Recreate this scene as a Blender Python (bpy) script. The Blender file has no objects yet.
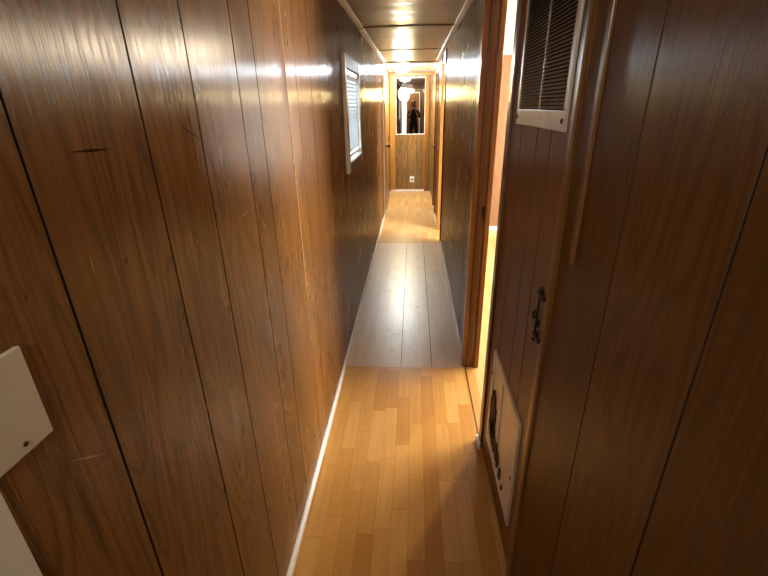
import bpy, bmesh, math, random
from mathutils import Vector, Matrix
random.seed(7)
C = bpy.context.scene.collection
PI = math.pi

# ------------------------------------------------------------------ materials
class NT:
    def __init__(s, name):
        s.m = bpy.data.materials.new(name); s.m.use_nodes = True
        s.t = s.m.node_tree; s.t.nodes.clear()
        s.out = s.n('ShaderNodeOutputMaterial')
    def n(s, typ, **kw):
        o = s.t.nodes.new(typ)
        for k, v in kw.items(): setattr(o, k, v)
        return o
    def l(s, a, b): s.t.links.new(a, b)
    def set(s, sock, v):
        if hasattr(v, 'is_linked') or isinstance(v, bpy.types.NodeSocket): s.l(v, sock)
        else: sock.default_value = v
    def math(s, op, a, b=None, c=None):
        o = s.n('ShaderNodeMath', operation=op)
        for i, v in enumerate((a, b, c)):
            if v is not None: s.set(o.inputs[i], v)
        return o.outputs[0]
    def mix(s, f, a, b, mode='MIX'):
        o = s.n('ShaderNodeMix', data_type='RGBA', blend_type=mode)
        s.set(o.inputs[0], f)
        s.set(o.inputs[6], a if not isinstance(a, tuple) else (*a, 1)); s.set(o.inputs[7], b if not isinstance(b, tuple) else (*b, 1))
        return o.outputs[2]
    def ramp(s, f, stops):
        o = s.n('ShaderNodeValToRGB'); e = o.color_ramp.elements
        while len(e) < len(stops): e.new(.5)
        for k, (p, c) in enumerate(stops):
            e[k].position = p; e[k].color = (*c, 1) if isinstance(c, tuple) else (c, c, c, 1)
        s.l(f, o.inputs[0]); return o.outputs[0]
    def coords(s, scale, loc=(0, 0, 0)):
        g = s.n('ShaderNodeTexCoord'); m = s.n('ShaderNodeMapping')
        m.inputs['Scale'].default_value = scale; m.inputs['Location'].default_value = loc
        s.l(g.outputs['Object'], m.inputs[0]); return m.outputs[0]
    def noise(s, vec, scale=1, detail=3, rough=.5, dist=0):
        o = s.n('ShaderNodeTexNoise'); o.inputs['Scale'].default_value = scale
        o.inputs['Detail'].default_value = detail; o.inputs['Roughness'].default_value = rough
        o.inputs['Distortion'].default_value = dist
        s.l(vec, o.inputs['Vector']); return o.outputs['Fac']
    def bump(s, h, strength, dist=.001):
        o = s.n('ShaderNodeBump'); o.inputs['Strength'].default_value = strength
        o.inputs['Distance'].default_value = dist; s.l(h, o.inputs['Height']); return o.outputs[0]
    def principled(s, col, rough=.5, spec=.5, metal=0, normal=None, aniso=0, coat=0, coat_rough=.1):
        p = s.n('ShaderNodeBsdfPrincipled')
        s.set(p.inputs['Base Color'], col if not isinstance(col, tuple) else (*col, 1))
        s.set(p.inputs['Roughness'], rough); s.set(p.inputs['Metallic'], metal)
        s.set(p.inputs['Specular IOR Level'], spec)
        p.inputs['Coat Weight'].default_value = coat; p.inputs['Coat Roughness'].default_value = coat_rough
        if normal is not None: s.l(normal, p.inputs['Normal'])
        if aniso:
            p.inputs['Anisotropic'].default_value = aniso
            t = s.n('ShaderNodeTangent', direction_type='UV_MAP'); t.uv_map = 'UVMap'
            s.l(t.outputs[0], p.inputs['Tangent'])
        s.l(p.outputs[0], s.out.inputs[0]); return p

def plain(name, col, rough=.5, spec=.5, metal=0, vary=.06, scale=8, bump=0.0):
    t = NT(name); v = t.coords((1, 1, 1))
    f = t.noise(v, scale, 4, .6)
    d = tuple(c * (1 - vary * 2) for c in col); l = tuple(min(1, c * (1 + vary)) for c in col)
    c = t.ramp(f, [(.3, d), (.7, l)])
    nm = t.bump(t.noise(v, scale * 30, 2), bump) if bump else None
    t.principled(c, rough, spec, metal, nm); return t.m

def wood_wall(name, dark, mid, light, rough=.30, aniso=.88, bump=.32, spec=.5, grain=1.0):
    """printed lauan panelling: vertical grain, glossy varnish whose fine vertical grain smears highlights sideways"""
    t = NT(name)
    at = t.n('ShaderNodeAttribute', attribute_name='plank')
    g = t.n('ShaderNodeTexCoord'); sp = t.n('ShaderNodeSeparateXYZ'); t.l(g.outputs['Object'], sp.inputs[0])
    hor = t.math('ADD', sp.outputs[0], sp.outputs[1])
    cb = t.n('ShaderNodeCombineXYZ')
    t.l(hor, cb.inputs[0]); t.l(sp.outputs[2], cb.inputs[1]); t.l(t.math('MULTIPLY', at.outputs['Fac'], 37.0), cb.inputs[2])
    def mp(sx, sy):
        m = t.n('ShaderNodeMapping'); m.inputs['Scale'].default_value = (sx, sy, 1); t.l(cb.outputs[0], m.inputs[0]); return m.outputs[0]
    # cathedral figure: contour bands of a slow field stretched along the grain
    field = t.noise(mp(5.0, .75), 1, 2, .5, .5)
    bands = t.math('FRACT', t.math('MULTIPLY', field, 17.0))
    bands = t.math('ABSOLUTE', t.math('SUBTRACT', bands, .5))
    fig = t.ramp(bands, [(.0, 0.0), (.10, .55), (.34, 1.0)])
    pores = t.ramp(t.noise(mp(95, 4.2), 1, 6, .72), [(.41, 0.0), (.53, 1.0)])
    streak = t.noise(mp(34, .8), 1, 4, .6)
    big = t.noise(mp(3.2, .5), 1, 2)
    c = t.mix(t.ramp(streak, [(.3, 0.0), (.72, 1.0)]), mid, light)
    c = t.mix(t.math('MULTIPLY', t.math('SUBTRACT', 1.0, fig), .75 * grain), c, dark)
    c = t.mix(t.math('MULTIPLY', t.math('SUBTRACT', 1.0, pores), .52 * grain), c, dark)
    c = t.mix(t.ramp(big, [(.3, .28), (.7, 0.0)]), c, dark)
    tone = t.math('ADD', t.math('MULTIPLY', at.outputs['Fac'], .22), .88)
    sc = t.n('ShaderNodeVectorMath', operation='SCALE'); t.l(c, sc.inputs[0]); t.l(tone, sc.inputs['Scale'])
    hb = t.math('ADD', t.math('MULTIPLY', pores, .8), t.math('MULTIPLY', t.noise(mp(260, 7), 1, 3, .6), .9))
    nm = t.bump(hb, bump, .0012)
    r = t.math('ADD', rough - .05, t.math('MULTIPLY', t.noise(mp(6, 3), 1, 4), .10))
    t.principled(sc.outputs[0], r, spec, 0, nm, aniso); return t.m

def trim_wood(name, dark, light, rough=.32):
    t = NT(name); v = t.coords((60, 60, 3))
    f = t.noise(v, 1, 5, .65)
    f2 = t.noise(t.coords((6, 6, .6)), 1, 2)
    c = t.mix(t.ramp(f, [(.3, 0.0), (.7, 1.0)]), dark, light)
    c = t.mix(t.ramp(f2, [(.35, .45), (.65, 0.0)]), c, dark)
    t.principled(c, rough, .5, 0, t.bump(f, .2, .001)); return t.m

def laminate(name, cols, strip=.065, length=.36, rough=.22, grainmul=1.0, seam=.45):
    """strip-parquet laminate; strips run along y with random butt joints"""
    t = NT(name)
    g = t.n('ShaderNodeTexCoord'); sp = t.n('ShaderNodeSeparateXYZ'); t.l(g.outputs['Object'], sp.inputs[0])
    xs = t.math('DIVIDE', t.math('ADD', sp.outputs[0], 5.013), strip)
    row = t.math('FLOOR', xs)
    w = t.n('ShaderNodeTexWhiteNoise', noise_dimensions='1D'); t.l(row, w.inputs['W'])
    ys = t.math('ADD', t.math('DIVIDE', t.math('ADD', sp.outputs[1], 9.0), length), t.math('MULTIPLY', w.outputs['Value'], 7.31))
    blk = t.math('FLOOR', ys)
    cb = t.n('ShaderNodeCombineXYZ'); t.l(row, cb.inputs[0]); t.l(blk, cb.inputs[1])
    w2 = t.n('ShaderNodeTexWhiteNoise', noise_dimensions='2D'); t.l(cb.outputs[0], w2.inputs['Vector'])
    base = t.ramp(w2.outputs['Value'], [(k / (len(cols) - 1), c) for k, c in enumerate(cols)])
    vv = t.n('ShaderNodeCombineXYZ')
    t.l(t.math('MULTIPLY', sp.outputs[0], 70), vv.inputs[0]); t.l(t.math('MULTIPLY', sp.outputs[1], 3.0), vv.inputs[1])
    t.l(t.math('MULTIPLY', w2.outputs['Value'], 50), vv.inputs[2])
    gr = t.noise(vv.outputs[0], 1, 4, .6, .6)
    vv2 = t.n('ShaderNodeCombineXYZ')
    t.l(t.math('MULTIPLY', sp.outputs[0], 34), vv2.inputs[0]); t.l(t.math('MULTIPLY', sp.outputs[1], 1.6), vv2.inputs[1])
    t.l(t.math('MULTIPLY', w2.outputs['Value'], 80), vv2.inputs[2])
    bd = t.math('ABSOLUTE', t.math('SUBTRACT', t.math('FRACT', t.math('MULTIPLY', t.noise(vv2.outputs[0], 1, 2), 9)), .5))
    c = t.mix(t.ramp(gr, [(.3, .20 * grainmul), (.65, 0.0)]), base, (.22, .085, .02))
    c = t.mix(t.ramp(bd, [(0.0, .10 * grainmul), (.2, 0.0)]), c, (.25, .10, .025))
    ex = t.math('ABSOLUTE', t.math('SUBTRACT', t.math('FRACT', xs), .5))
    ey = t.math('ABSOLUTE', t.math('SUBTRACT', t.math('FRACT', ys), .5))
    e = t.math('MAXIMUM', t.ramp(ex, [(.478, 0.0), (.497, 1.0)]), t.ramp(ey, [(.495, 0.0), (.499, 1.0)]))
    c = t.mix(t.math('MULTIPLY', e, seam), c, (.16, .06, .015))
    rr = t.math('ADD', rough, t.math('MULTIPLY', t.noise(t.coords((40, 2, 5)), 1, 3), .06))
    t.principled(c, rr, .5, 0, t.bump(gr, .06, .001)); return t.m

M = {}
M['panel'] = wood_wall('panel', (.070, .025, .004), (.215, .090, .019), (.29, .128, .031), rough=.285, spec=.42, bump=.26)
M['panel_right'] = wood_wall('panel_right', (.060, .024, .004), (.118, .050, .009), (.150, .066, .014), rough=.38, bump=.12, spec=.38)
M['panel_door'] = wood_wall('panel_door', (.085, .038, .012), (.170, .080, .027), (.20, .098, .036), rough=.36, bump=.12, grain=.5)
M['panel_end'] = wood_wall('panel_end', (.12, .062, .018), (.28, .155, .055), (.34, .20, .078), rough=.36, bump=.2)
M['panel_room'] = wood_wall('panel_room', (.14, .07, .034), (.215, .118, .062), (.26, .148, .08), rough=.6, grain=.5, bump=.15, spec=.15, aniso=.3)
M['groove'] = plain('groove', (.030, .011, .003), .6)
M['scuff'] = plain('scuff', (.42, .24, .11), .5)
M['scuff_dark'] = plain('scuff_dark', (.03, .012, .004), .7, .05)
M['strip'] = trim_wood('strip', (.45, .25, .09), (.70, .43, .19))
M['casing'] = trim_wood('casing', (.16, .060, .010), (.36, .15, .026), .28)
M['casing_dark'] = trim_wood('casing_dark', (.06, .024, .006), (.17, .072, .018), .3)
M['casing_brown'] = trim_wood('casing_brown', (.11, .045, .010), (.25, .115, .035), .3)
M['casing_amber'] = trim_wood('casing_amber', (.32, .14, .026), (.50, .245, .055), .35)
M['white'] = plain('white', (.80, .77, .71), .4, vary=.03)
M['white_gloss'] = plain('white_gloss', (.80, .80, .80), .25, vary=.02)
M['beige'] = plain('beige', (.62, .55, .43), .35, vary=.02)
M['vent_white'] = plain('vent_white', (.62, .57, .49), .35, vary=.06, scale=14)
M['vent_metal'] = plain('vent_metal', (.52, .50, .47), .35, vary=.08, scale=20)
M['louver'] = plain('louver', (.30, .26, .22), .42, vary=.15, scale=20)
M['louver_dark'] = plain('louver_dark', (.012, .009, .007), .8)
M['rust'] = plain('rust', (.075, .034, .012), .85, vary=.4, scale=60)
M['black'] = plain('black', (.012, .011, .010), .45, vary=.1)
M['brass'] = plain('brass', (.055, .035, .018), .4, metal=.7, vary=.2, scale=60)
M['screw'] = plain('screw', (.10, .08, .06), .4, metal=.8)
M['header'] = plain('header', (.26, .21, .17), .5)
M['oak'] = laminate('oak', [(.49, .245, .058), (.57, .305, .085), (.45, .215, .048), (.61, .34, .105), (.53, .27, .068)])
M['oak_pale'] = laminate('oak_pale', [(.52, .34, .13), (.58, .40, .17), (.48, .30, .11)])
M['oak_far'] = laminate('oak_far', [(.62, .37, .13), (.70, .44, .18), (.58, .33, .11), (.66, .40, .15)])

def ceiling_mat(name, base, rough, spots):
    t = NT(name); v = t.coords((1, 1, 1))
    f = t.noise(v, 3, 4, .6); f2 = t.noise(v, 220, 2, .5)
    c = t.ramp(f, [(.3, tuple(x * .92 for x in base)), (.7, base)])
    c = t.mix(t.ramp(f2, [(.42, .12), (.6, 0.0)]), c, tuple(x * .6 for x in base))
    wav = t.noise(t.coords((.8, 5.0, 1)), 1, 2)
    h = t.math('ADD', t.math('MULTIPLY', wav, 6.0), t.math('MULTIPLY', f2, spots))
    t.principled(c, rough, .5, 0, t.bump(h, .35, .004)); return t.m
M['ceiling'] = ceiling_mat('ceiling', (.43, .385, .335), .36, .06)
M['ceiling_far'] = ceiling_mat('ceiling_far', (.50, .48, .44), .35, .3)
M['ceiling_white'] = plain('ceiling_white', (.85, .84, .82), .6, vary=.02)
M['seam'] = plain('seam', (.17, .14, .115), .5)

def patch_mat():
    """worn grey-brown vinyl planks with scuffs"""
    t = NT('vinyl'); at = t.n('ShaderNodeAttribute', attribute_name='plank')
    v = t.coords((26, 1.6, 1))
    f = t.noise(v, 1, 5, .6, .5); s = t.noise(t.coords((9, 5, 1)), 1, 6, .7)
    c = t.mix(t.ramp(f, [(.3, 0.0), (.7, 1.0)]), (.52, .35, .20), (.61, .445, .28))
    c = t.mix(t.ramp(s, [(.56, 0.0), (.70, .40)]), c, (.16, .11, .075))
    c = t.mix(t.math('MULTIPLY', at.outputs['Fac'], .25), c, (.40, .33, .27))
    r = t.math('ADD', .24, t.math('MULTIPLY', s, .18))
    t.principled(c, r, .5, 0, t.bump(s, .25, .002)); return t.m
M['vinyl'] = patch_mat()

def emit(name, col, strength):
    t = NT(name); e = t.n('ShaderNodeEmission'); e.inputs[0].default_value = (*col, 1); e.inputs[1].default_value = strength
    t.l(e.outputs[0], t.out.inputs[0]); return t.m
M['dome_glow'] = emit('dome_glow', (.80, .92, 1.0), 165)
M['globe_glow'] = emit('globe_glow', (1.0, .78, .36), 72)

M['room_glow'] = emit('room_glow', (1.0, .82, .58), 230)
M['fill_glow'] = emit('fill_glow', (1.0, .86, .64), 44)
def glassy(name, tint=(1, 1, 1), gloss=.08):
    t = NT(name); a = t.n('ShaderNodeBsdfTransparent'); a.inputs[0].default_value = (*tint, 1)
    b = t.n('ShaderNodeBsdfGlossy'); b.inputs['Roughness'].default_value = .02
    m = t.n('ShaderNodeMixShader'); m.inputs[0].default_value = gloss
    t.l(a.outputs[0], m.inputs[1]); t.l(b.outputs[0], m.inputs[2]); t.l(m.outputs[0], t.out.inputs[0]); return t.m
M['glass'] = glassy('glass')
def blind_mat():
    t = NT('blind'); d = t.n('ShaderNodeBsdfDiffuse'); d.inputs[0].default_value = (.86, .87, .86, 1)
    tr = t.n('ShaderNodeBsdfTranslucent'); tr.inputs[0].default_value = (.85, .88, .88, 1)
    m = t.n('ShaderNodeMixShader'); m.inputs[0].default_value = .22
    t.l(d.outputs[0], m.inputs[1]); t.l(tr.outputs[0], m.inputs[2]); t.l(m.outputs[0], t.out.inputs[0]); return t.m
M['blind'] = blind_mat()
def mirror_mat():
    t = NT('mirror'); g = t.n('ShaderNodeBsdfGlossy'); g.inputs[0].default_value = (.86, .87, .86, 1); g.inputs['Roughness'].default_value = .0
    t.l(g.outputs[0], t.out.inputs[0]); return t.m
M['mirror'] = mirror_mat()
M['cloth'] = plain('cloth', (.014, .014, .018), .85, vary=.2, scale=40)
M['skin'] = plain('skin', (.55, .33, .23), .5, vary=.04)
M['hair'] = plain('hair', (.12, .06, .03), .6, vary=.2, scale=60)
M['curtain'] = plain('curtain', (.55, .68, .85), .8, vary=.1)

# ------------------------------------------------------------------ mesh building
class MB:
    def __init__(s): s.bm = bmesh.new(); s.mats = []; s.pl = s.bm.faces.layers.float.new('plank')
    def mi(s, m):
        if m not in s.mats: s.mats.append(m)
        return s.mats.index(m)
    def quad(s, vs, m, plank=0.0, smooth=False):
        f = s.bm.faces.new([s.bm.verts.new(v) for v in vs]); f.material_index = s.mi(m); f[s.pl] = plank; f.smooth = smooth; return f
    def box(s, lo, hi, m, bevel=0.0, plank=0.0, rot=None):
        lo, hi = [min(a, b) for a, b in zip(lo, hi)], [max(a, b) for a, b in zip(lo, hi)]
        c = [(a + b) / 2 for a, b in zip(lo, hi)]; d = [b - a for a, b in zip(lo, hi)]
        r = bmesh.ops.create_cube(s.bm, size=1); vs = r['verts']
        bmesh.ops.scale(s.bm, vec=d, verts=vs)
        if rot is not None: bmesh.ops.rotate(s.bm, cent=(0, 0, 0), matrix=rot, verts=vs)
        bmesh.ops.translate(s.bm, vec=c, verts=vs)
        fs = list({f for v in vs for f in v.link_faces}); k = s.mi(m)
        for f in fs: f.material_index = k; f[s.pl] = plank
        if bevel:
            es = list({e for v in vs for e in v.link_edges})
            r2 = bmesh.ops.bevel(s.bm, geom=es, offset=bevel, segments=2, affect='EDGES', profile=.6)
            for f in r2['faces']: f.material_index = k; f[s.pl] = plank
        return s
    def lathe(s, prof, m, loc=(0, 0, 0), rot=None, seg=32, smooth=True):
        """profile of (r, z) about z"""
        rings = []; R = rot or Matrix.Identity(3)
        for r, z in prof:
            if r < 1e-6: rings.append([s.bm.verts.new(Vector(loc) + R @ Vector((0, 0, z)))])
            else: rings.append([s.bm.verts.new(Vector(loc) + R @ Vector((r * math.cos(2 * PI * k / seg), r * math.sin(2 * PI * k / seg), z))) for k in range(seg)])
        mi = s.mi(m)
        for a, b in zip(rings, rings[1:]):
            for k in range(seg):
                q = [a[k % len(a)], a[(k + 1) % len(a)], b[(k + 1) % len(b)], b[k % len(b)]]
                q = [v for i, v in enumerate(q) if v not in q[:i]]
                if len(q) > 2:
                    f = s.bm.faces.new(q); f.material_index = mi; f.smooth = smooth
        return s
    def prism(s, poly, axis, a, b, m, plank=0.0):
        """extrude a 2D outline along x, y or z between a and b"""
        def P(u, v, w): return {'x': (w, u, v), 'y': (u, w, v), 'z': (u, v, w)}[axis]
        A = [s.bm.verts.new(P(u, v, a)) for u, v in poly]; B = [s.bm.verts.new(P(u, v, b)) for u, v in poly]
        n = len(poly); mi = s.mi(m); fs = [s.bm.faces.new(A), s.bm.faces.new(B[::-1])]
        for k in range(n): fs.append(s.bm.faces.new([A[k], B[k], B[(k + 1) % n], A[(k + 1) % n]]))
        for f in fs: f.material_index = mi; f[s.pl] = plank
        bmesh.ops.recalc_face_normals(s.bm, faces=fs); return s
    def build(s, name, parent=None):
        bm = s.bm; bm.normal_update()
        uv = bm.loops.layers.uv.new('UVMap')
        for f in bm.faces:
            n = f.normal
            for lp in f.loops:
                x, y, z = lp.vert.co
                if abs(n.x) >= abs(n.y) and abs(n.x) >= abs(n.z): lp[uv].uv = (y, z)
                elif abs(n.y) >= abs(n.z): lp[uv].uv = (x, z)
                else: lp[uv].uv = (x, y)
        me = bpy.data.meshes.new(name); bm.to_mesh(me); bm.free()
        for m in s.mats: me.materials.append(m)
        o = bpy.data.objects.new(name, me); C.objects.link(o)
        if parent is not None: o.parent = parent
        return o

def grooved(mb, axis, plane, sgn, a0, a1, z0, z1, grooves, m, gm, thick=.02, gw=.005, gd=.004):
    """flat panelling on plane x=plane (axis 'x', runs along y) or y=plane (runs along x); sgn is the side it faces"""
    gs = sorted(g for g in grooves if a0 + gw < g < a1 - gw)
    P = (lambda a, d, z: (plane - sgn * d, a, z)) if axis == 'x' else (lambda a, d, z: (a, plane - sgn * d, z))
    def face(a, da, b, db, mm, pl):
        f = mb.quad([P(a, da, z0), P(b, db, z0), P(b, db, z1), P(a, da, z1)], mm, pl)
        f.normal_update()
        if f.normal[0 if axis == 'x' else 1] * sgn < 0: f.normal_flip()
    cur = a0
    for g in gs + [a1]:
        e = g - gw / 2 if g != a1 else a1
        rnd = random.Random(int(round(cur * 1000)) + int(plane * 77)).random()
        face(cur, 0, e, 0, m, rnd)
        if g != a1:
            face(e, 0, g, gd, gm, 0); face(g, gd, g + gw / 2, 0, gm, 0); cur = g + gw / 2
    # body behind the face
    lo = P(a0, gd + .0005, z0); hi = P(a1, thick, z1); mb.box(lo, hi, gm)
    for a in (a0, a1): mb.quad([P(a, 0, z0), P(a, thick, z0), P(a, thick, z1), P(a, 0, z1)], m)
    for z in (z0, z1): mb.quad([P(a0, 0, z), P(a1, 0, z), P(a1, gd, z), P(a0, gd, z)], m)

def struct(o, label=None, cat=None):
    o['kind'] = 'structure'
    if label: o['label'] = label
    if cat: o['category'] = cat
    return o
def tag(o, label, cat, group=None):
    o['label'] = label; o['category'] = cat
    if group: o['group'] = group
    return o
def empty(name, loc=(0, 0, 0)):
    o = bpy.data.objects.new(name, None); C.objects.link(o); o.location = loc; o.empty_display_size = .05; return o
def put(o, loc):
    """give a child built in world space its parent's frame"""
    o.location = (-loc[0], -loc[1], -loc[2]); return o

# ------------------------------------------------------------------ dimensions (metres; camera stands at x=0, y=0)
XL, XR, ZC, H = -.42, .33, 2.050, 1.5
YE = 8.24                     # end wall
LG = []                       # panel grooves of the left wall: one 1.22 m sheet repeated
for k in range(0, 6):
    b = .314 + 1.22 * k
    LG += [b if k else b + .137, b + .137, b + .372, b + .557, b + .794, b + .932, b + 1.08]
LG = sorted({round(g, 4) for g in LG if abs(g - (.314 + 1.08)) > .01})

# ------------------------------------------------------------------ floor
b = MB(); b.box((-1.6, -2.2, -.06), (.385, 2.255, 0), M['oak']); struct(b.build('floor'))
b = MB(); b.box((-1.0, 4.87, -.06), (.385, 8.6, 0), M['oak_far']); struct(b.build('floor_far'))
b = MB()
def plank(x0, x1, y0, y1, p, z=0.0): b.box((x0, y0, -.06), (x1, y1, z), M['vinyl'], plank=p)
sx = -.066; g = .0022
plank(-1.0, sx - g, 2.255, 4.02 - .003, .15); plank(-1.0, sx - g, 4.02 + .003, 4.87, .5)
plank(sx + g, .128 - g, 2.255, 4.87, .35)
plank(.128 + g, .385, 2.255, 3.55, .6); plank(.128 + g, .385, 3.55 + .003, 4.87, .1)
b.box((-1.0, 2.255, -.06), (.385, 4.87, -.012), M['groove'])
struct(b.build('floor_vinyl'))
b = MB(); b.box((.385, .9, -.06), (3.2, 5.6, 0), M['oak_pale']); struct(b.build('floor_room'))
# ------------------------------------------------------------------ ceiling
b = MB()
for y0, y1 in ((-2.2, 2.43), (2.43, 3.71), (3.71, 5.16), (5.16, 6.53)):
    # sheets that sag a little between the seams
    n = 10
    for k in range(n):
        ya, yb = y0 + (y1 - y0) * k / n, y0 + (y1 - y0) * (k + 1) / n
        f = lambda y: ZC - .004 * math.sin(PI * (y - y0) / (y1 - y0))
        b.quad([(-1.0 if ya < .2 else XL - .01, ya, f(ya)), (-1.0 if ya < .2 else XL - .01, yb, f(yb)), (XR + .02, yb, f(yb)), (XR + .02, ya, f(ya))], M['ceiling'], smooth=True)
b.box((-1.6, -2.2, ZC + .002), (.4, 6.53, ZC + .06), M['seam'])
struct(b.build('ceiling'))
b = MB()
for yy, w in ((3.71, .05), (5.16, .02)): b.box((XL + .002, yy - w / 2, ZC - .006), (XR - .002, yy + w / 2, ZC + .001), M['seam'], .002)
struct(b.build('trim_1'))
b = MB(); b.box((-1.0, 6.531, ZC + .002), (1.0, YE + .02, ZC + .06), M['ceiling_far']); struct(b.build('ceiling_far'))
b = MB(); b.box((XL, 6.50, ZC - .022), (XR, 6.56, ZC + .002), M['white'], .004); struct(b.build('trim_2'))
b = MB(); b.box((.385, .9, ZC), (3.2, 5.6, ZC + .06), M['ceiling_white']); struct(b.build('ceiling_room'))
# white cove strips where the walls meet the ceiling
def cove(name, x, s, segs):
    b = MB()
    for y0, y1, d in segs:
        p = [(x, ZC - .014 - d), (x + s * .008, ZC - .014 - d), (x + s * .022, ZC - .011 - d), (x + s * .036, ZC - .007 - d), (x + s * .040, ZC), (x, ZC)]
        b.prism(p, 'y', y0, y1, M['white'])
    return struct(b.build(name))
cove('trim_3', XL, 1, [(.3, 2.43, 0), (2.432, 3.705, .0), (3.715, 5.155, .004), (5.163, 6.50, 0), (6.56, YE, 0)])
cove('trim_4', XR, -1, [(-1.5, 2.43, .002), (2.432, 3.705, .0), (3.715, 5.155, .004), (5.163, 6.50, 0), (6.56, YE, 0)])

# ------------------------------------------------------------------ left wall with its window hole
WY0, WY1, WZ0, WZ1 = 2.81, 3.42, 1.175, 1.71
b = MB()
P_, G_ = M['panel'], M['groove']
grooved(b, 'x', XL, 1, .293, WY0, 0, ZC, LG, P_, G_, .08)
grooved(b, 'x', XL, 1, WY0, WY1, 0, WZ0, LG, P_, G_, .08)
grooved(b, 'x', XL, 1, WY0, WY1, WZ1, ZC, LG, P_, G_, .08)
grooved(b, 'x', XL, 1, WY1, 6.30, 0, ZC, LG, P_, G_, .08)
wl = struct(b.build('wall_left'))
# pale strip of bare wood along one panel joint
b = MB(); b.box((XL - .001, 1.531, .60), (XL + .0022, 1.537, ZC - .034), M['strip'], .001); struct(b.build('trim_5'))
# scuffs and scratches in the varnish
def scratch(y0, z0, y1, z1, w, m, x=XL, s=1, parent=wl):
    b = MB(); d = Vector((y1 - y0, z1 - z0)).normalized(); n = Vector((-d.y, d.x)) * w / 2
    mid = ((y0 + y1) / 2, (z0 + z1) / 2)
    pts = [(y0, z0), (mid[0] + n.x, mid[1] + n.y), (y1, z1), (mid[0] - n.x, mid[1] - n.y)]
    b.prism(pts, 'x', x - s * .001, x + s * .0006, m); o = b.build('scratch', parent); return o
for a in ((.515, 1.455, .60, 1.452, .004), (.80, 1.475, .875, 1.44, .002), (.372, 1.105, .43, 1.062, .003), (.60, .83, .69, .94, .003), (.99, 1.255, 1.09, 1.262, .003), (.35, 1.178, .36, 1.176, .002), (.50, 1.30, .502, 1.33, .002)):
    scratch(*a, M['scuff_dark'] if a[0] in (.515, .80) else M['scuff'])
# far part of the left wall: plain amber boards with a closed door
b = MB(); grooved(b, 'x', XL - .012, 1, 6.30, YE + .02, 0, ZC, [6.4], M['panel_end'], G_, .07); struct(b.build('wall_left_far'))
def door_panel(name, x, s, y0, y1, z1, mat):
    root = empty(name, (x, (y0 + y1) / 2, 0)); L = root.location
    b = MB(); b.box((x, y0, .012), (x + s * .022, y1, z1), mat, .003); put(b.build('slab', root), L)
    return struct(root), L
d3, L = door_panel('door_3', XL - .011, 1, 6.62, 7.42, 1.90, M['casing_amber'])
b = MB()
for z in (.25, 1.0, 1.70): b.box((XL + .011, 7.405, z - .04), (XL + .018, 7.425, z + .04), M['brass'], .002)
put(b.build('hinge', d3), L)
b = MB(); b.lathe([(0, 0), (.020, 0), (.022, .006), (.010, .012), (.010, .03), (.024, .038), (.027, .05), (.02, .062), (0, .066)], M['brass'], (XL + .011, 6.69, .95), Matrix.Rotation(PI / 2, 3, 'Y'), 20); put(b.build('knob', d3), L)
b = MB()
for y0, y1 in ((6.55, 6.62), (7.42, 7.49)): b.box((XL - .013, y0, 0), (XL + .014, y1, 1.97), M['casing_amber'], .004)
b.box((XL - .013, 6.55, 1.90), (XL + .014, 7.49, 1.97), M['casing_amber'], .004)
struct(b.build('trim_6'))
# white corner moulding that ends the left wall
b = MB(); b.box((XL - .01, 6.275, .0), (XL + .014, 6.325, ZC - .03), M['white'], .004); struct(b.build('trim_7'))
# amber boards beside the mirror
b = MB(); b.box((XL - .004, YE - .022, 0.03), (XL + .085, YE, 1.985), M['casing_amber'], .004)
b.box((XL - .004, YE - .026, 1.985), (XR + .004, YE, 2.02), M['casing_amber'], .004)
struct(b.build('trim_8'))
b = MB(); b.box((.205, YE - .03, 0.03), (.275, YE, 1.985), M['casing'], .004); struct(b.build('trim_9'))

# ------------------------------------------------------------------ baseboards
def base(name, x, s, segs, h=.030, t=.012):
    b = MB()
    for y0, y1 in segs: b.prism([(x, 0), (x + s * t, 0), (x + s * t, h - .008), (x + s * t * .5, h), (x, h)], 'y', y0, y1, M['white_gloss'])
    return struct(b.build(name))
base('baseboard_left', XL, 1, [(.293, 6.27), (6.33, 6.54), (7.50, YE)])
base('baseboard_right', XR, -1, [(2.345, 4.86), (5.55, 6.28)])
b = MB(); b.box((XL + .012, YE - .012, 0), (.205, YE, .03), M['white_gloss'], .003); struct(b.build('baseboard_end'))

# ------------------------------------------------------------------ end wall, mirror, outlet
b = MB(); grooved(b, 'y', YE, -1, XL - .1, .45, 0, ZC, [-.31, -.21, -.1, .06, .16, .3], M['panel_end'], G_, .06); struct(b.build('wall_end'))
mr = empty('wall_mirror', (-.055, YE, 1.02)); L = mr.location
b = MB(); b.box((-.311, YE - .010, 1.025), (.199, YE - .002, 1.945), M['mirror']); put(b.build('glass', mr), L)
b = MB()
b.box((-.318, YE - .014, 1.016), (.205, YE, 1.028), M['white_gloss'], .002); b.box((-.318, YE - .014, 1.942), (.205, YE, 1.952), M['white_gloss'], .002)
b.box((-.318, YE - .014, 1.028), (-.309, YE, 1.942), M['white_gloss'], .002); b.box((.197, YE - .014, 1.028), (.205, YE, 1.942), M['white_gloss'], .002)
put(b.build('frame', mr), L)
tag(mr, 'tall white-edged mirror on the paneled wall at the end of the hallway', 'mirror')
ol = empty('electrical_outlet', (-.02, YE, .21)); L = ol.location
b = MB(); b.box((-.062, YE - .007, .165), (.022, YE, .275), M['white_gloss'], .003); o = put(b.build('cover_plate', ol), L)
b = MB(); b.lathe([(0, .006), (.016, .006), (.018, .003), (.018, 0)], M['black'], (-.02, YE - .0068, .215), Matrix.Rotation(PI / 2, 3, 'X'), 20); o = put(b.build('socket', ol), L); o['label'] = 'round black socket'
tag(ol, 'small white outlet plate with a round black socket low on the end wall', 'outlet')

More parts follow.
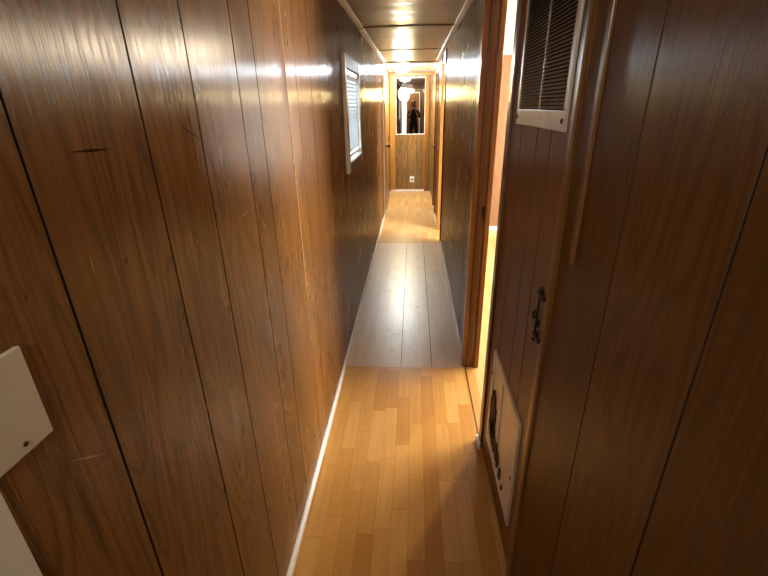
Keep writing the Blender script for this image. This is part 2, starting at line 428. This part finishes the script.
# ------------------------------------------------------------------ lamps
dx, dy = -.178, 7.0
dl = empty('ceiling_light', (dx, dy, ZC)); L = dl.location
b = MB(); b.lathe([(0, 0), (.115, 0), (.118, -.012), (.108, -.02), (0, -.02)], M['white_gloss'], (dx, dy, ZC + .002)); put(b.build('base', dl), L)
b = MB(); b.lathe([(.108, -.018), (.112, -.035), (.104, -.062), (.08, -.086), (.045, -.099), (0, -.103)], M['dome_glow'], (dx, dy, ZC)); o = put(b.build('lamp_shade', dl), L); o['label'] = 'glowing white dome shade'
tag(dl, 'round white dome lamp glowing flush against the pale ceiling at the hallway end', 'ceiling light')
px_, py_, pz_ = -.166, 7.62, 1.675
pl = empty('pendant_light', (px_, py_, ZC)); L = pl.location
b = MB(); b.lathe([(0, 0), (.05, 0), (.052, -.012), (.03, -.026), (0, -.028)], M['white_gloss'], (px_, py_, ZC + .002)); put(b.build('canopy', pl), L)
b = MB(); b.lathe([(.006, -.025), (.006, -.262)], M['screw'], (px_, py_, ZC), seg=12); put(b.build('stem', pl), L)
b = MB(); b.lathe([(.0, .115), (.028, .115), (.032, .10), (.034, .088), (.02, .086)], M['screw'], (px_, py_, pz_), seg=24); put(b.build('cap', pl), L)
b = MB(); b.lathe([(.078 * math.sin(a), .098 * math.cos(a)) for a in [PI * k / 16 for k in range(2, 17)]], M['globe_glow'], (px_, py_, pz_)); o = put(b.build('lamp_shade', pl), L); o['label'] = 'glowing white glass globe'
tag(pl, 'glowing oval globe lamp hanging in front of the mirror', 'pendant light')

# ------------------------------------------------------------------ window on the left wall and its blind
b = MB()
def frame_box(b, x0, x1, y0, y1, z0, z1, w, m, bev=.004):
    b.box((x0, y0, z0), (x1, y0 + w, z1), m, bev); b.box((x0, y1 - w, z0), (x1, y1, z1), m, bev)
    b.box((x0, y0 + w, z0), (x1, y1 - w, z0 + w), m, bev); b.box((x0, y0 + w, z1 - w), (x1, y1 - w, z1), m, bev)
w1 = empty('window_1', (XL, 3.12, 1.107)); L = w1.location
b.box((XL - .002, 2.752, 1.107), (XL + .022, 2.81, 1.79), M['white'], .004); b.box((XL - .002, 3.42, 1.107), (XL + .022, 3.478, 1.79), M['white'], .004)
put(b.build('casing', w1), L)
b = MB(); b.box((XL - .002, 2.81, 1.715), (XL + .020, 3.42, 1.79), M['header'], .004); put(b.build('header', w1), L)
b = MB(); b.box((XL - .002, 2.81, 1.107), (XL + .022, 3.42, 1.175), M['header'], .004); b.box((XL - .08, 2.81, 1.165), (XL + .03, 3.42, 1.177), M['white'], .003); put(b.build('sill', w1), L)
b = MB()
for y0, y1 in ((WY0, WY0 + .008), (WY1 - .008, WY1)): b.box((XL - .08, y0, WZ0), (XL - .001, y1, WZ1 + .01), M['white'])
b.box((XL - .08, WY0, WZ1), (XL - .001, WY1, WZ1 + .012), M['white'])
frame_box(b, XL - .075, XL - .055, WY0 + .008, WY1 - .008, WZ0, WZ1, .03, M['white_gloss'], .003); b.box((XL - .075, WY0, 1.43), (XL - .055, WY1, 1.46), M['white_gloss'], .003)
put(b.build('sash', w1), L)
b = MB(); b.box((XL - .067, WY0 + .01, WZ0 + .01), (XL - .063, WY1 - .01, WZ1 - .01), M['glass']); put(b.build('pane', w1), L)
struct(w1)
bl = empty('window_blind', (XL - .02, 3.115, 1.70)); L = bl.location
b = MB(); b.box((XL - .022, WY0 + .012, 1.680), (XL + .016, WY1 - .012, 1.708), M['white_gloss'], .003); put(b.build('head_rail', bl), L)
b = MB(); z = 1.668
while z > 1.225:
    b.box((XL - .010, WY0 + .014, z - .0006), (XL + .018, WY1 - .014, z + .0006), M['blind'], rot=Matrix.Rotation(math.radians(63), 3, 'Y')); z -= .0235
put(b.build('slats', bl), L)
b = MB(); b.box((XL - .008, WY0 + .014, 1.200), (XL + .016, WY1 - .014, 1.214), M['white_gloss'], .003); put(b.build('bottom_rail', bl), L)
for yy in (2.90, 3.33):
    b = MB(); b.box((XL + .0175, yy - .001, 1.21), (XL + .019, yy + .001, 1.69), M['white']); o = b.build('ladder_cord', bl); put(o, L)
tag(bl, 'white slatted blind closed in the small window on the paneled wall', 'blind')

# ------------------------------------------------------------------ blank plate and white casing at lower left
bp = empty('blank_wall_plate', (XL, .326, 1.218)); L = bp.location
b = MB(); b.box((XL, .2945, 1.160), (XL + .006, .3655, 1.274), M['beige'], .0022); put(b.build('plate', bp), L)
for zz in (1.172, 1.262):
    b = MB(); b.lathe([(0, .0014), (.0028, .001), (.0032, 0)], M['screw'], (XL + .006, .331, zz), Matrix.Rotation(PI / 2, 3, 'Y'), 14); put(b.build('screw', bp), L)
tag(bp, 'blank beige switch plate on the dark paneling beside the white door casing', 'wall plate')
b = MB(); b.box((XL - .02, .205, 0), (XL + .004, .2925, ZC), M['white'], .003); struct(b.build('trim_10'))

# ------------------------------------------------------------------ right wall: near part, closet door, doorway, far part
XN = .335
b = MB()
RG = [-1.2, -.95, -.77, -.55, -.31, -.12, .02, .447, .690]
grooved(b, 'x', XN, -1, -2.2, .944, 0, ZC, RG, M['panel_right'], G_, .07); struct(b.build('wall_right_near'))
b = MB(); b.box((XN - .007, .856, 1.19), (XN + .001, .872, ZC), M['casing_brown'], .002); struct(b.build('trim_11'))
# casing boards either side of the closet door
b = MB(); b.prism([(XN + .07, .944), (XN - .002, .944), (XN - .007, .948), (XN - .009, .956), (XN - .009, .964), (XN - .006, .975), (XN - .003, .985), (XN - .003, 1.0), (XN + .07, 1.0)], 'z', 0, ZC, M['casing_brown']); struct(b.build('trim_12'))
b = MB(); b.box((XN - .008, 1.588, 0), (XN + .075, 1.64, ZC), M['casing_dark'], .004); struct(b.build('trim_13'))
cd = empty('door_1', (XN, 1.315, 0)); L = cd.location
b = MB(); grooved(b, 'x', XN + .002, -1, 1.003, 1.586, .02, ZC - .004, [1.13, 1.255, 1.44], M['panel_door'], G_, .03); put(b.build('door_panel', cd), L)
# surface latch: plate, upright rod, two staples and a little grip
lt = MB(); yy = 1.027; X0 = XN + .002
lt.lathe([(0, -.082), (.0045, -.078), (.006, -.072), (.003, -.066), (.0035, 0), (.003, .066), (.006, .072), (.0045, .078), (0, .082)], M['brass'], (X0 - .008, yy, .988), Matrix.Rotation(.03, 3, 'X'), seg=14)
for zz in (.930, 1.050):
    lt.box((X0 - .014, yy - .044, zz - .004), (X0 - .004, yy + .008, zz + .004), M['brass'], .0018)
    lt.box((X0 - .005, yy - .006, zz - .008), (X0, yy + .006, zz + .008), M['brass'], .001)
lt.lathe([(0, -.014), (.006, -.010), (.008, 0), (.006, .010), (0, .014)], M['brass'], (X0 - .012, yy + .010, .984), seg=14)
lt.box((X0 - .009, yy - .004, .952), (X0, yy + .008, .972), M['brass'], .0015)
lo_ = put(lt.build('door_latch', cd), L); lo_['label'] = 'dark metal latch'
struct(cd)
b = MB(); b.box((XN + .02, 1.0, 0), (XN + .03, 1.588, .02), M['black']); struct(b.build('trim_14'))
b = MB(); b.box((XN - .022, 1.575, 0), (XN - .008, 1.640, .034), M['white'], .002); struct(b.build('trim_15'))

# upper louvered grille
def grille():
    y0, y1, z0, z1 = 1.022, 1.500, 1.440, 2.02; xf = XN + .002
    root = empty('vent_grille', (xf, (y0 + y1) / 2, z0)); L = root.location
    b = MB(); w = .022; bt = .044
    b.box((xf - .007, y0, z0), (xf, y1, z0 + bt), M['vent_metal'], .002); b.box((xf - .007, y0, z1 - w), (xf, y1, z1), M['vent_metal'], .002)
    b.box((xf - .007, y0, z0 + bt), (xf, y0 + w, z1 - w), M['vent_metal'], .002); b.box((xf - .007, y1 - w, z0 + bt), (xf, y1, z1 - w), M['vent_metal'], .002)
    put(b.build('frame', root), L)
    b = MB(); b.box((xf - .0015, y0 + w, z0 + bt), (xf + .001, y1 - w, z1 - w), M['louver_dark'])
    ym = y0 + .225; zz = z0 + bt + .004; rise = .05
    while zz < z1 - w - .006:
        for ya, yb in ((y0 + w, ym - .004), (ym + .004, y1 - w)):
            # each blade slopes out and down
            za = zz; vs = [(xf - .002, ya, za + .0065), (xf - .002, yb, za + .0065), (xf - .0085, yb, za), (xf - .0085, ya, za)]
            b.quad(vs, M['louver']); b.quad([(v[0] + .0005, v[1], v[2] - .0012) for v in vs][::-1], M['louver'])
            for yy in (ya, yb):
                s = .004 if yy in (y0 + w, ym + .004) else -.004
                b.quad([(xf - .002, yy, za + .0065), (xf - .0085, yy + s, za), (xf - .0085, yy, za), (xf - .002, yy - s * .2, za)], M['vent_metal'])
        zz += .0084
    b.box((xf - .0065, ym - .004, z0 + bt), (xf - .001, ym + .004, z1 - w), M['vent_metal'], .001)
    o = put(b.build('louvers', root), L); o['label'] = 'rows of dark metal louvers'
    for yy in (y0 + .022, y1 - .014):
        b = MB(); b.lathe([(0, .003), (.005, .0022), (.0062, 0)], M['black'], (xf - .007, yy, z0 + .022), Matrix.Rotation(-PI / 2, 3, 'Y'), 16); put(b.build('screw', root), L)
    return tag(root, 'metal louvered vent grille screwed to the upper half of the closet door', 'vent')
grille()
# lower white cover with two inset fields and a torn rusty patch
def cover():
    y0, y1, z0, z1 = 1.050, 1.488, .165, .600; xf = XN + .002
    root = empty('vent_cover', (xf, (y0 + y1) / 2, z0)); L = root.location
    b = MB(); b.prism([(y0, z0), (y1, z0), (y1, z1), (y0, z1)], 'x', xf - .004, xf, M['vent_white']); put(b.build('sheet', root), L)
    b = MB(); w = .024
    frame = ((y0, y1, z0, z0 + w), (y0, y1, z1 - w, z1), (y0, y0 + w + .01, z0 + w, z1 - w), (y1 - w, y1, z0 + w, z1 - w), (1.295, 1.312, z0 + w, z1 - w))
    for a, c, d, e in frame: b.box((xf - .009, a, d), (xf - .003, c, e), M['vent_white'], .0022)
    put(b.build('frame', root), L)
    rnd = random.Random(3)
    def blob(cy, cz, ry, rz, n, name, m):
        b = MB(); pts = []
        for k in range(n):
            a = 2 * PI * k / n; q = .62 + .40 * rnd.random(); pts.append((cy + ry * q * math.cos(a), cz + rz * q * math.sin(a)))
        b.prism(pts, 'x', xf - .0102, xf - .0042, m); o = put(b.build(name, root), L); return o
    o = blob(1.412, .345, .062, .115, 40, 'tear', M['rust']); o['label'] = 'dark rusty torn-away patch'
    for cy, cz, ry, rz in ((1.385, .285, .035, .075), (1.352, .262, .022, .055), (1.305, .262, .030, .050), (1.262, .245, .016, .038), (1.215, .232, .016, .030), (1.17, .212, .007, .012)):
        o = blob(cy, cz, ry, rz, 26, 'rust_stain', M['rust'])
    for yy, zz in ((y0 + .02, z0 + .20), (y1 - .012, z1 - .10)):
        b = MB(); b.lathe([(0, .003), (.005, .0022), (.0062, 0)], M['black'], (xf - .009, yy, zz), Matrix.Rotation(-PI / 2, 3, 'Y'), 16); put(b.build('screw', root), L)
    return tag(root, 'dented off-white vent cover with a dark rusty tear low on the closet door', 'vent cover')
cover()

# doorway into the side room: far jamb, threshold and lintel
b = MB(); b.box((XR - .016, 2.285, 0), (.405, 2.345, ZC - .0), M['casing'], .005)
b.box((XR + .012, 2.268, 0), (XR + .034, 2.288, ZC), M['casing_dark'], .003); b.box((XR + .055, 2.262, 0), (.412, 2.288, ZC), M['casing'], .005)
struct(b.build('trim_16'))
b = MB(); grooved(b, 'x', XR, -1, 1.64, 2.285, 1.975, ZC, [], M['panel'], G_, .07); b.box((XR - .012, 1.60, 1.955), (XR + .075, 2.33, 1.985), M['casing'], .004); struct(b.build('trim_24'))
b = MB()
b.box((XR + .034, 2.283, .93), (XR + .055, 2.286, 1.0), M['brass'], .001); struct(b.build('strike_plate', None))
bpy.data.objects['strike_plate'].name = 'trim_17'
b = MB(); b.box((.330, 1.64, -.001), (.337, 2.286, .003), M['casing_dark'], .002); struct(b.build('trim_18'))
RG2 = [2.345 + v for v in (.12, .26, .36, .52, .66, .80, .93, 1.08, 1.22, 1.36, 1.5, 1.62, 1.78, 1.92, 2.06, 2.2, 2.32, 2.44)]
b = MB(); grooved(b, 'x', XR, -1, 2.345, 4.872, 0, ZC, RG2, M['panel'], G_, .07); struct(b.build('wall_right'))
# second doorway and the rest of the right wall
b = MB(); b.box((XR - .012, 4.872, 0), (XR + .075, 4.93, ZC - .03), M['casing_dark'], .004); struct(b.build('trim_19'))
b = MB(); b.box((XR - .014, 5.47, 0), (XR + .09, 5.53, ZC - .03), M['casing_amber'], .004); b.box((XR, 4.93, 1.93), (XR + .075, 5.47, ZC), M['casing_amber']); struct(b.build('trim_20'))
b = MB(); grooved(b, 'x', XR, -1, 5.53, 6.30, 0, ZC, [5.66, 5.8, 5.95, 6.1], M['panel_end'], G_, .07); struct(b.build('wall_right_middle'))
b = MB(); b.box((XR - .016, 6.28, 0), (XR + .07, 6.36, 1.99), M['casing'], .004); b.box((XR - .016, 6.93, 0), (XR + .07, 7.0, 1.99), M['casing'], .004); b.box((XR - .016, 6.36, 1.92), (XR + .07, 6.93, 1.99), M['casing'], .004); struct(b.build('trim_21'))
d2, L = door_panel('door_2', XR + .02, 1, 6.362, 6.928, 1.915, M['casing'])
b = MB(); b.lathe([(0, 0), (.020, 0), (.022, .006), (.010, .012), (.010, .03), (.024, .038), (.027, .05), (.02, .062), (0, .066)], M['brass'], (XR + .02, 6.43, .95), Matrix.Rotation(-PI / 2, 3, 'Y'), 20); put(b.build('knob', d2), L)
b = MB(); b.box((XR, 6.30, 1.99), (XR + .07, 7.0, ZC), M['panel_end']); grooved(b, 'x', XR, -1, 7.0, YE + .02, 0, ZC, [7.15, 7.4, 7.7, 7.95], M['panel_end'], G_, .07); struct(b.build('wall_right_far'))


# ------------------------------------------------------------------ side room
b = MB(); grooved(b, 'y', 5.45, -1, .40, 3.2, 0, ZC, [.55, .8, .95, 1.2, 1.4, 1.6, 1.85, 2.0, 2.3, 2.6, 2.9], M['panel_room'], M['casing'], .06); struct(b.build('wall_room_end'))
b = MB(); grooved(b, 'y', .95, 1, .44, 3.2, 0, ZC, [.8, 1.2, 1.6, 2.0, 2.4, 2.8], M['panel_room'], M['casing'], .06); struct(b.build('wall_room_near'))
b = MB(); b.box((.40, 5.437, 0), (3.1, 5.45, .05), M['white_gloss'], .003); struct(b.build('baseboard_room'))
b = MB(); b.box((.40, 5.425, ZC - .05), (3.1, 5.45, ZC), M['white'], .004); struct(b.build('trim_22'))
RX, RY0, RY1, RZ0, RZ1 = 3.1, 2.3, 4.6, .80, 1.93
b = MB()
grooved(b, 'x', RX, -1, .9, RY0, 0, ZC, [1.2, 1.6, 2.0], M['panel_room'], M['casing'], .08)
grooved(b, 'x', RX, -1, RY1, 5.6, 0, ZC, [5.2], M['panel_room'], M['casing'], .08)
grooved(b, 'x', RX, -1, RY0, RY1, 0, RZ0, [2.6, 3.0, 3.4, 3.8, 4.2, 4.6], M['panel_room'], M['casing'], .08)
grooved(b, 'x', RX, -1, RY0, RY1, RZ1, ZC, [2.6, 3.0, 3.4, 3.8, 4.2, 4.6], M['panel_room'], M['casing'], .08)
struct(b.build('wall_room_side'))
b = MB(); frame_box(b, RX - .02, RX + .06, RY0 - .05, RY1 + .05, RZ0 - .05, RZ1 + .05, .055, M['white'])
for yy in (3.17, 4.07): b.box((RX - .01, yy, RZ0), (RX + .06, yy + .06, RZ1), M['white'], .003)
w2 = struct(b.build('window_2'))
b = MB(); b.box((RX + .04, RY0, RZ0), (RX + .044, RY1, RZ1), M['glass']); b.build('pane', w2)

# ------------------------------------------------------------------ behind the camera (seen only in the mirror)
b = MB(); grooved(b, 'y', -1.55, 1, -.28, .34, 0, ZC, [-.1, .05, .2], M['panel'], G_, .05)
grooved(b, 'y', -1.55, 1, -1.6, -.28, 0, .3, [-1.2, -.8, -.5], M['panel'], G_, .05); grooved(b, 'y', -1.55, 1, -1.6, -.28, 1.95, ZC, [-1.2, -.8, -.5], M['panel'], G_, .05)
struct(b.build('wall_back'))
b = MB()
for x0, x1 in ((-.292, -.262), (.21, .24)): b.box((x0, -1.55, 0), (x1, -1.52, 1.98), M['white'], .004)
b.box((-.292, -1.55, 1.94), (.24, -1.52, 1.98), M['white'], .004); struct(b.build('trim_23'))
b = MB(); b.box((-1.6, -1.58, .3), (-1.1, -1.55, 1.95), M['panel']); b.box((-1.65, -2.2, 0), (-1.6, .3, ZC), M['panel']); b.box((-1.6, .205, 0), (XL - .02, .29, ZC), M['panel']); struct(b.build('wall_left_back'))
b = MB()
for x0, x1 in ((-1.1, -1.06), (-.72, -.68), (-.32, -.295)): b.box((x0, -1.58, .3), (x1, -1.54, 1.95), M['white'], .003)
for z0, z1 in ((.3, .36), (1.9, 1.95)): b.box((-1.1, -1.58, z0), (-.28, -1.54, z1), M['white'], .003)
w3 = struct(b.build('window_3'))
b = MB(); b.box((-1.1, -1.566, .3), (-.3, -1.562, 1.95), M['glass']); b.build('pane', w3)
b = MB()
n = 60; prev = None
for k in range(n + 1):
    x = -1.06 + .74 * k / n; y = -1.535 + .012 * math.sin(k * 1.3)
    if prev: b.quad([(prev[0], prev[1], .33), (x, y, .33), (x, y, 1.9), (prev[0], prev[1], 1.9)], M['blind'], smooth=True)
    prev = (x, y)
tag(b.build('curtain'), 'sheer pale curtain over the bright window, seen in the end mirror', 'curtain')

# added fill lamp for the near walls, a ceiling dome behind the camera
cx_, cy_ = -.15, -.95
cl = empty('ceiling_light', (cx_, cy_, ZC)); L = cl.location
b = MB(); b.lathe([(0, 0), (.155, 0), (.158, -.014), (.148, -.02), (0, -.02)], M['white_gloss'], (cx_, cy_, ZC + .002)); put(b.build('base', cl), L)
b = MB(); b.lathe([(.148, -.018), (.152, -.035), (.140, -.064), (.105, -.09), (.06, -.103), (0, -.107)], M['fill_glow'], (cx_, cy_, ZC)); put(b.build('lamp_shade', cl), L)
tag(cl, 'added dome fill lamp on the ceiling above the person, seen only in the end mirror', 'ceiling light')

# the side room's own dome lamp, whose glint shows on the near paneling
rx_, ry_ = 1.62, 4.0
rl = empty('ceiling_light', (rx_, ry_, ZC)); L = rl.location
b = MB(); b.lathe([(0, 0), (.10, 0), (.102, -.014), (.096, -.02), (0, -.02)], M['white_gloss'], (rx_, ry_, ZC + .002)); put(b.build('base', rl), L)
b = MB(); b.lathe([(.094, -.018), (.096, -.045), (.088, -.09), (.065, -.125), (.035, -.142), (0, -.147)], M['room_glow'], (rx_, ry_, ZC)); put(b.build('lamp_shade', rl), L)
tag(rl, 'warm dome lamp on the ceiling of the side room beyond the open doorway', 'ceiling light')

# ------------------------------------------------------------------ the person taking the picture (seen in the mirror)
def skin(name, pts, edges, rads, mat, parent, levels=2, root=0):
    me = bpy.data.meshes.new(name); me.from_pydata(pts, edges, []); o = bpy.data.objects.new(name, me); C.objects.link(o)
    md = o.modifiers.new('skin', 'SKIN'); md.use_smooth_shade = True
    for k, r in enumerate(rads):
        v = me.skin_vertices[0].data[k]; v.radius = r if isinstance(r, tuple) else (r, r); v.use_root = (k == root)
    sd = o.modifiers.new('sub', 'SUBSURF'); sd.levels = sd.render_levels = levels
    dg = bpy.context.evaluated_depsgraph_get(); me2 = bpy.data.meshes.new_from_object(o.evaluated_get(dg)); o.modifiers.clear(); o.data = me2
    me2.materials.clear(); me2.materials.append(mat); o.data.name = name
    for p in me2.polygons: p.use_smooth = True
    if parent: o.parent = parent
    return o
px, py = .0, -.42
pr = empty('person', (px, py, 0))
V = [(0, 0, .88), (0, .0, 1.02), (0, -.01, 1.16), (0, -.01, 1.28), (0, .01, 1.345), (0, .025, 1.40),          # pelvis..neck 0-5
     (.155, .0, 1.295), (.215, .03, 1.10), (.10, .24, 1.25), (.055, .345, 1.44),                               # right arm 6-9
     (-.155, .0, 1.295), (-.215, .03, 1.10), (-.10, .24, 1.25), (-.055, .345, 1.44),                           # left arm 10-13
     (.085, 0, .82), (.095, .015, .46), (.10, -.01, .09), (.105, .12, .035),                                   # legs 14-17
     (-.085, 0, .82), (-.095, .015, .46), (-.10, -.01, .09), (-.105, .12, .035),                               # 18-21
     (0, .03, 1.47)]                                                                                           # skull base 22
Ed = [(0, 1), (1, 2), (2, 3), (3, 4), (4, 5), (3, 6), (6, 7), (7, 8), (8, 9), (3, 10), (10, 11), (11, 12), (12, 13), (0, 14), (14, 15), (15, 16), (16, 17), (0, 18), (18, 19), (19, 20), (20, 21), (5, 22)]
Rd = [(.145, .10), (.125, .09), (.145, .10), (.13, .09), .058, .05, .062, .046, .036, .026, .062, .046, .036, .026, .085, .06, .042, .036, .085, .06, .042, .036, .055]
body = skin('body', V, Ed, Rd, M['cloth'], pr)
body.data.materials.append(M['skin'])
for p in body.data.polygons:   # bare forearms and neck
    c = p.center
    if c.z > 1.375 and abs(c.x) < .09 and c.y < .12 or (c.y > .15 and c.z > 1.1): p.material_index = 1
# head: egg with brow, nose, lips and chin
def head():
    bm = bmesh.new(); bmesh.ops.create_uvsphere(bm, u_segments=32, v_segments=24, radius=1)
    for v in bm.verts:
        x, y, z = v.co
        k = 1 - .22 * max(0, -z) ** 1.5
        X, Y, Z = x * .073 * k, y * .093 * (1 - .12 * max(0, -z)), z * .115
        fr = max(0, y)
        Y += .020 * fr * math.exp(-((x / .16) ** 2)) * math.exp(-(((z + .12) / .16) ** 2))      # nose
        Y += .006 * fr * math.exp(-((x / .3) ** 2)) * math.exp(-(((z + .45) / .07) ** 2))       # mouth
        Y += .008 * fr * math.exp(-((x / .3) ** 2)) * math.exp(-(((z + .75) / .15) ** 2))       # chin
        for e in (-1, 1): Y -= .010 * fr * math.exp(-(((x - e * .4) / .16) ** 2)) * math.exp(-(((z - .08) / .12) ** 2))   # eye sockets
        v.co = (X, Y, Z)
    for e in (-1, 1):
        r = bmesh.ops.create_uvsphere(bm, u_segments=12, v_segments=8, radius=1)
        bmesh.ops.scale(bm, vec=(.010, .018, .030), verts=r['verts']); bmesh.ops.translate(bm, vec=(e * .073, -.005, -.005), verts=r['verts'])
    for f in bm.faces: f.smooth = True
    me = bpy.data.meshes.new('head'); bm.to_mesh(me); bm.free(); me.materials.append(M['skin'])
    o = bpy.data.objects.new('head', me); C.objects.link(o); o.parent = pr; o.location = (0, .045, 1.51)
    bm = bmesh.new(); bmesh.ops.create_uvsphere(bm, u_segments=28, v_segments=20, radius=1)
    for v in bm.verts:
        x, y, z = v.co; v.co = (x * .082, y * .098 - .016, z * .118 + .012)
        if y > .25 and z < .55: v.co.y = min(v.co.y, .02)
        if z < -.5: v.co.z -= .03
    for f in bm.faces: f.smooth = True
    me = bpy.data.meshes.new('hair'); bm.to_mesh(me); bm.free(); me.materials.append(M['hair'])
    h = bpy.data.objects.new('hair', me); C.objects.link(h); h.parent = pr; h.location = (0, .04, 1.525)
    for e in (-1, 1):
        b = MB(); b.lathe([(.0001, -.011), (.008, -.008), (.011, 0), (.008, .008), (.0001, .011)], M['black'], (e * .029, .045 + .076, 1.519), seg=12); b.build('eye', pr)
    return o
head()
for e in (-1, 1):                       # hands that grip the phone edge: palm plus five curled fingers
    w = Vector((e * .055, .345, 1.44)); pts = [tuple(w), (e * .062, .365, 1.475)]; eds = [(0, 1)]; rr = [.024, (.026, .016)]
    for k in range(4):
        i = len(pts); zz = 1.462 + .019 * k
        pts += [(e * .070, .385, zz + .004), (e * .056, .402, zz + .008), (e * .036, .400, zz + .010)]; eds += [(1, i), (i, i + 1), (i + 1, i + 2)]; rr += [.0095, .0085, .0075]
    i = len(pts); pts += [(e * .058, .360, 1.50), (e * .040, .372, 1.512)]; eds += [(1, i), (i, i + 1)]; rr += [.010, .0085]
    skin('hand', pts, eds, rr, M['skin'], pr, 2)
for e in (-1, 1):
    b = MB(); b.box((e * .105 - .045, -.09, 0), (e * .105 + .045, .16, .075), M['black'], .022); b.build('shoe', pr)
tag(pr, 'person in dark clothes holding up a phone, seen in the end mirror', 'person')
ph = empty('smartphone', (0, py + .388, 1.49)); L = ph.location
b = MB(); b.box((-.052, py + .384, 1.452), (.052, py + .392, 1.53), M['black'], .003); put(b.build('case', ph), L)
b = MB(); b.box((-.048, py + .3832, 1.456), (.048, py + .3842, 1.526), M['black']); put(b.build('screen', ph), L)
tag(ph, 'black phone held up by the person in the end mirror', 'phone')

# ------------------------------------------------------------------ daylight
W = bpy.data.worlds.new('sky'); bpy.context.scene.world = W; W.use_nodes = True
bg = W.node_tree.nodes['Background']; bg.inputs[0].default_value = (.80, .90, 1.0, 1); bg.inputs[1].default_value = 3.4
def area(name, loc, rot, sx, sy, power, col):
    d = bpy.data.lights.new(name, 'AREA'); d.shape = 'RECTANGLE'; d.size = sx; d.size_y = sy; d.energy = power; d.color = col
    o = bpy.data.objects.new(name, d); C.objects.link(o); o.location = loc; o.rotation_euler = rot; return o
area('daylight_room_window', (RX - .03, (RY0 + RY1) / 2, (RZ0 + RZ1) / 2), (0, PI / 2, 0), RZ1 - RZ0, RY1 - RY0, 135, (1.0, .90, .76))
area('daylight_back_window', (-.69, -1.60, 1.2), (PI / 2, 0, 0),   .7, 1.4, 3, (.62, .86, 1.0))
area('daylight_small_window', (XL - .16, (WY0 + WY1) / 2, 1.5), (0, -PI / 2 + .35, 0),   .6, .6, 2, (.85, .93, 1.0))

# ------------------------------------------------------------------ camera
cam = bpy.data.cameras.new('camera'); co = bpy.data.objects.new('camera', cam); C.objects.link(co)
right = Vector((0.99779777, 0.06386536, -0.01791177)); up = Vector((-0.00862962, 0.39273934, 0.91960934)); fwd = Vector((-0.06576584, 0.91742958, -0.39242557))
mw = Matrix((right, up, -fwd)).transposed().to_4x4(); mw.translation = (0, 0, H)
co.matrix_world = mw
cam.sensor_width = 36; cam.lens = 36 * 426.24 / 768; cam.clip_start = .01
s = bpy.context.scene; s.camera = co
s.view_settings.view_transform = 'Standard'; s.view_settings.look = 'None'; s.view_settings.gamma = 1; s.view_settings.exposure = 1.15
s.cycles.use_denoising = True; s.cycles.sample_clamp_indirect = 6; s.cycles.max_bounces = 10; s.cycles.diffuse_bounces = 6; s.cycles.glossy_bounces = 5
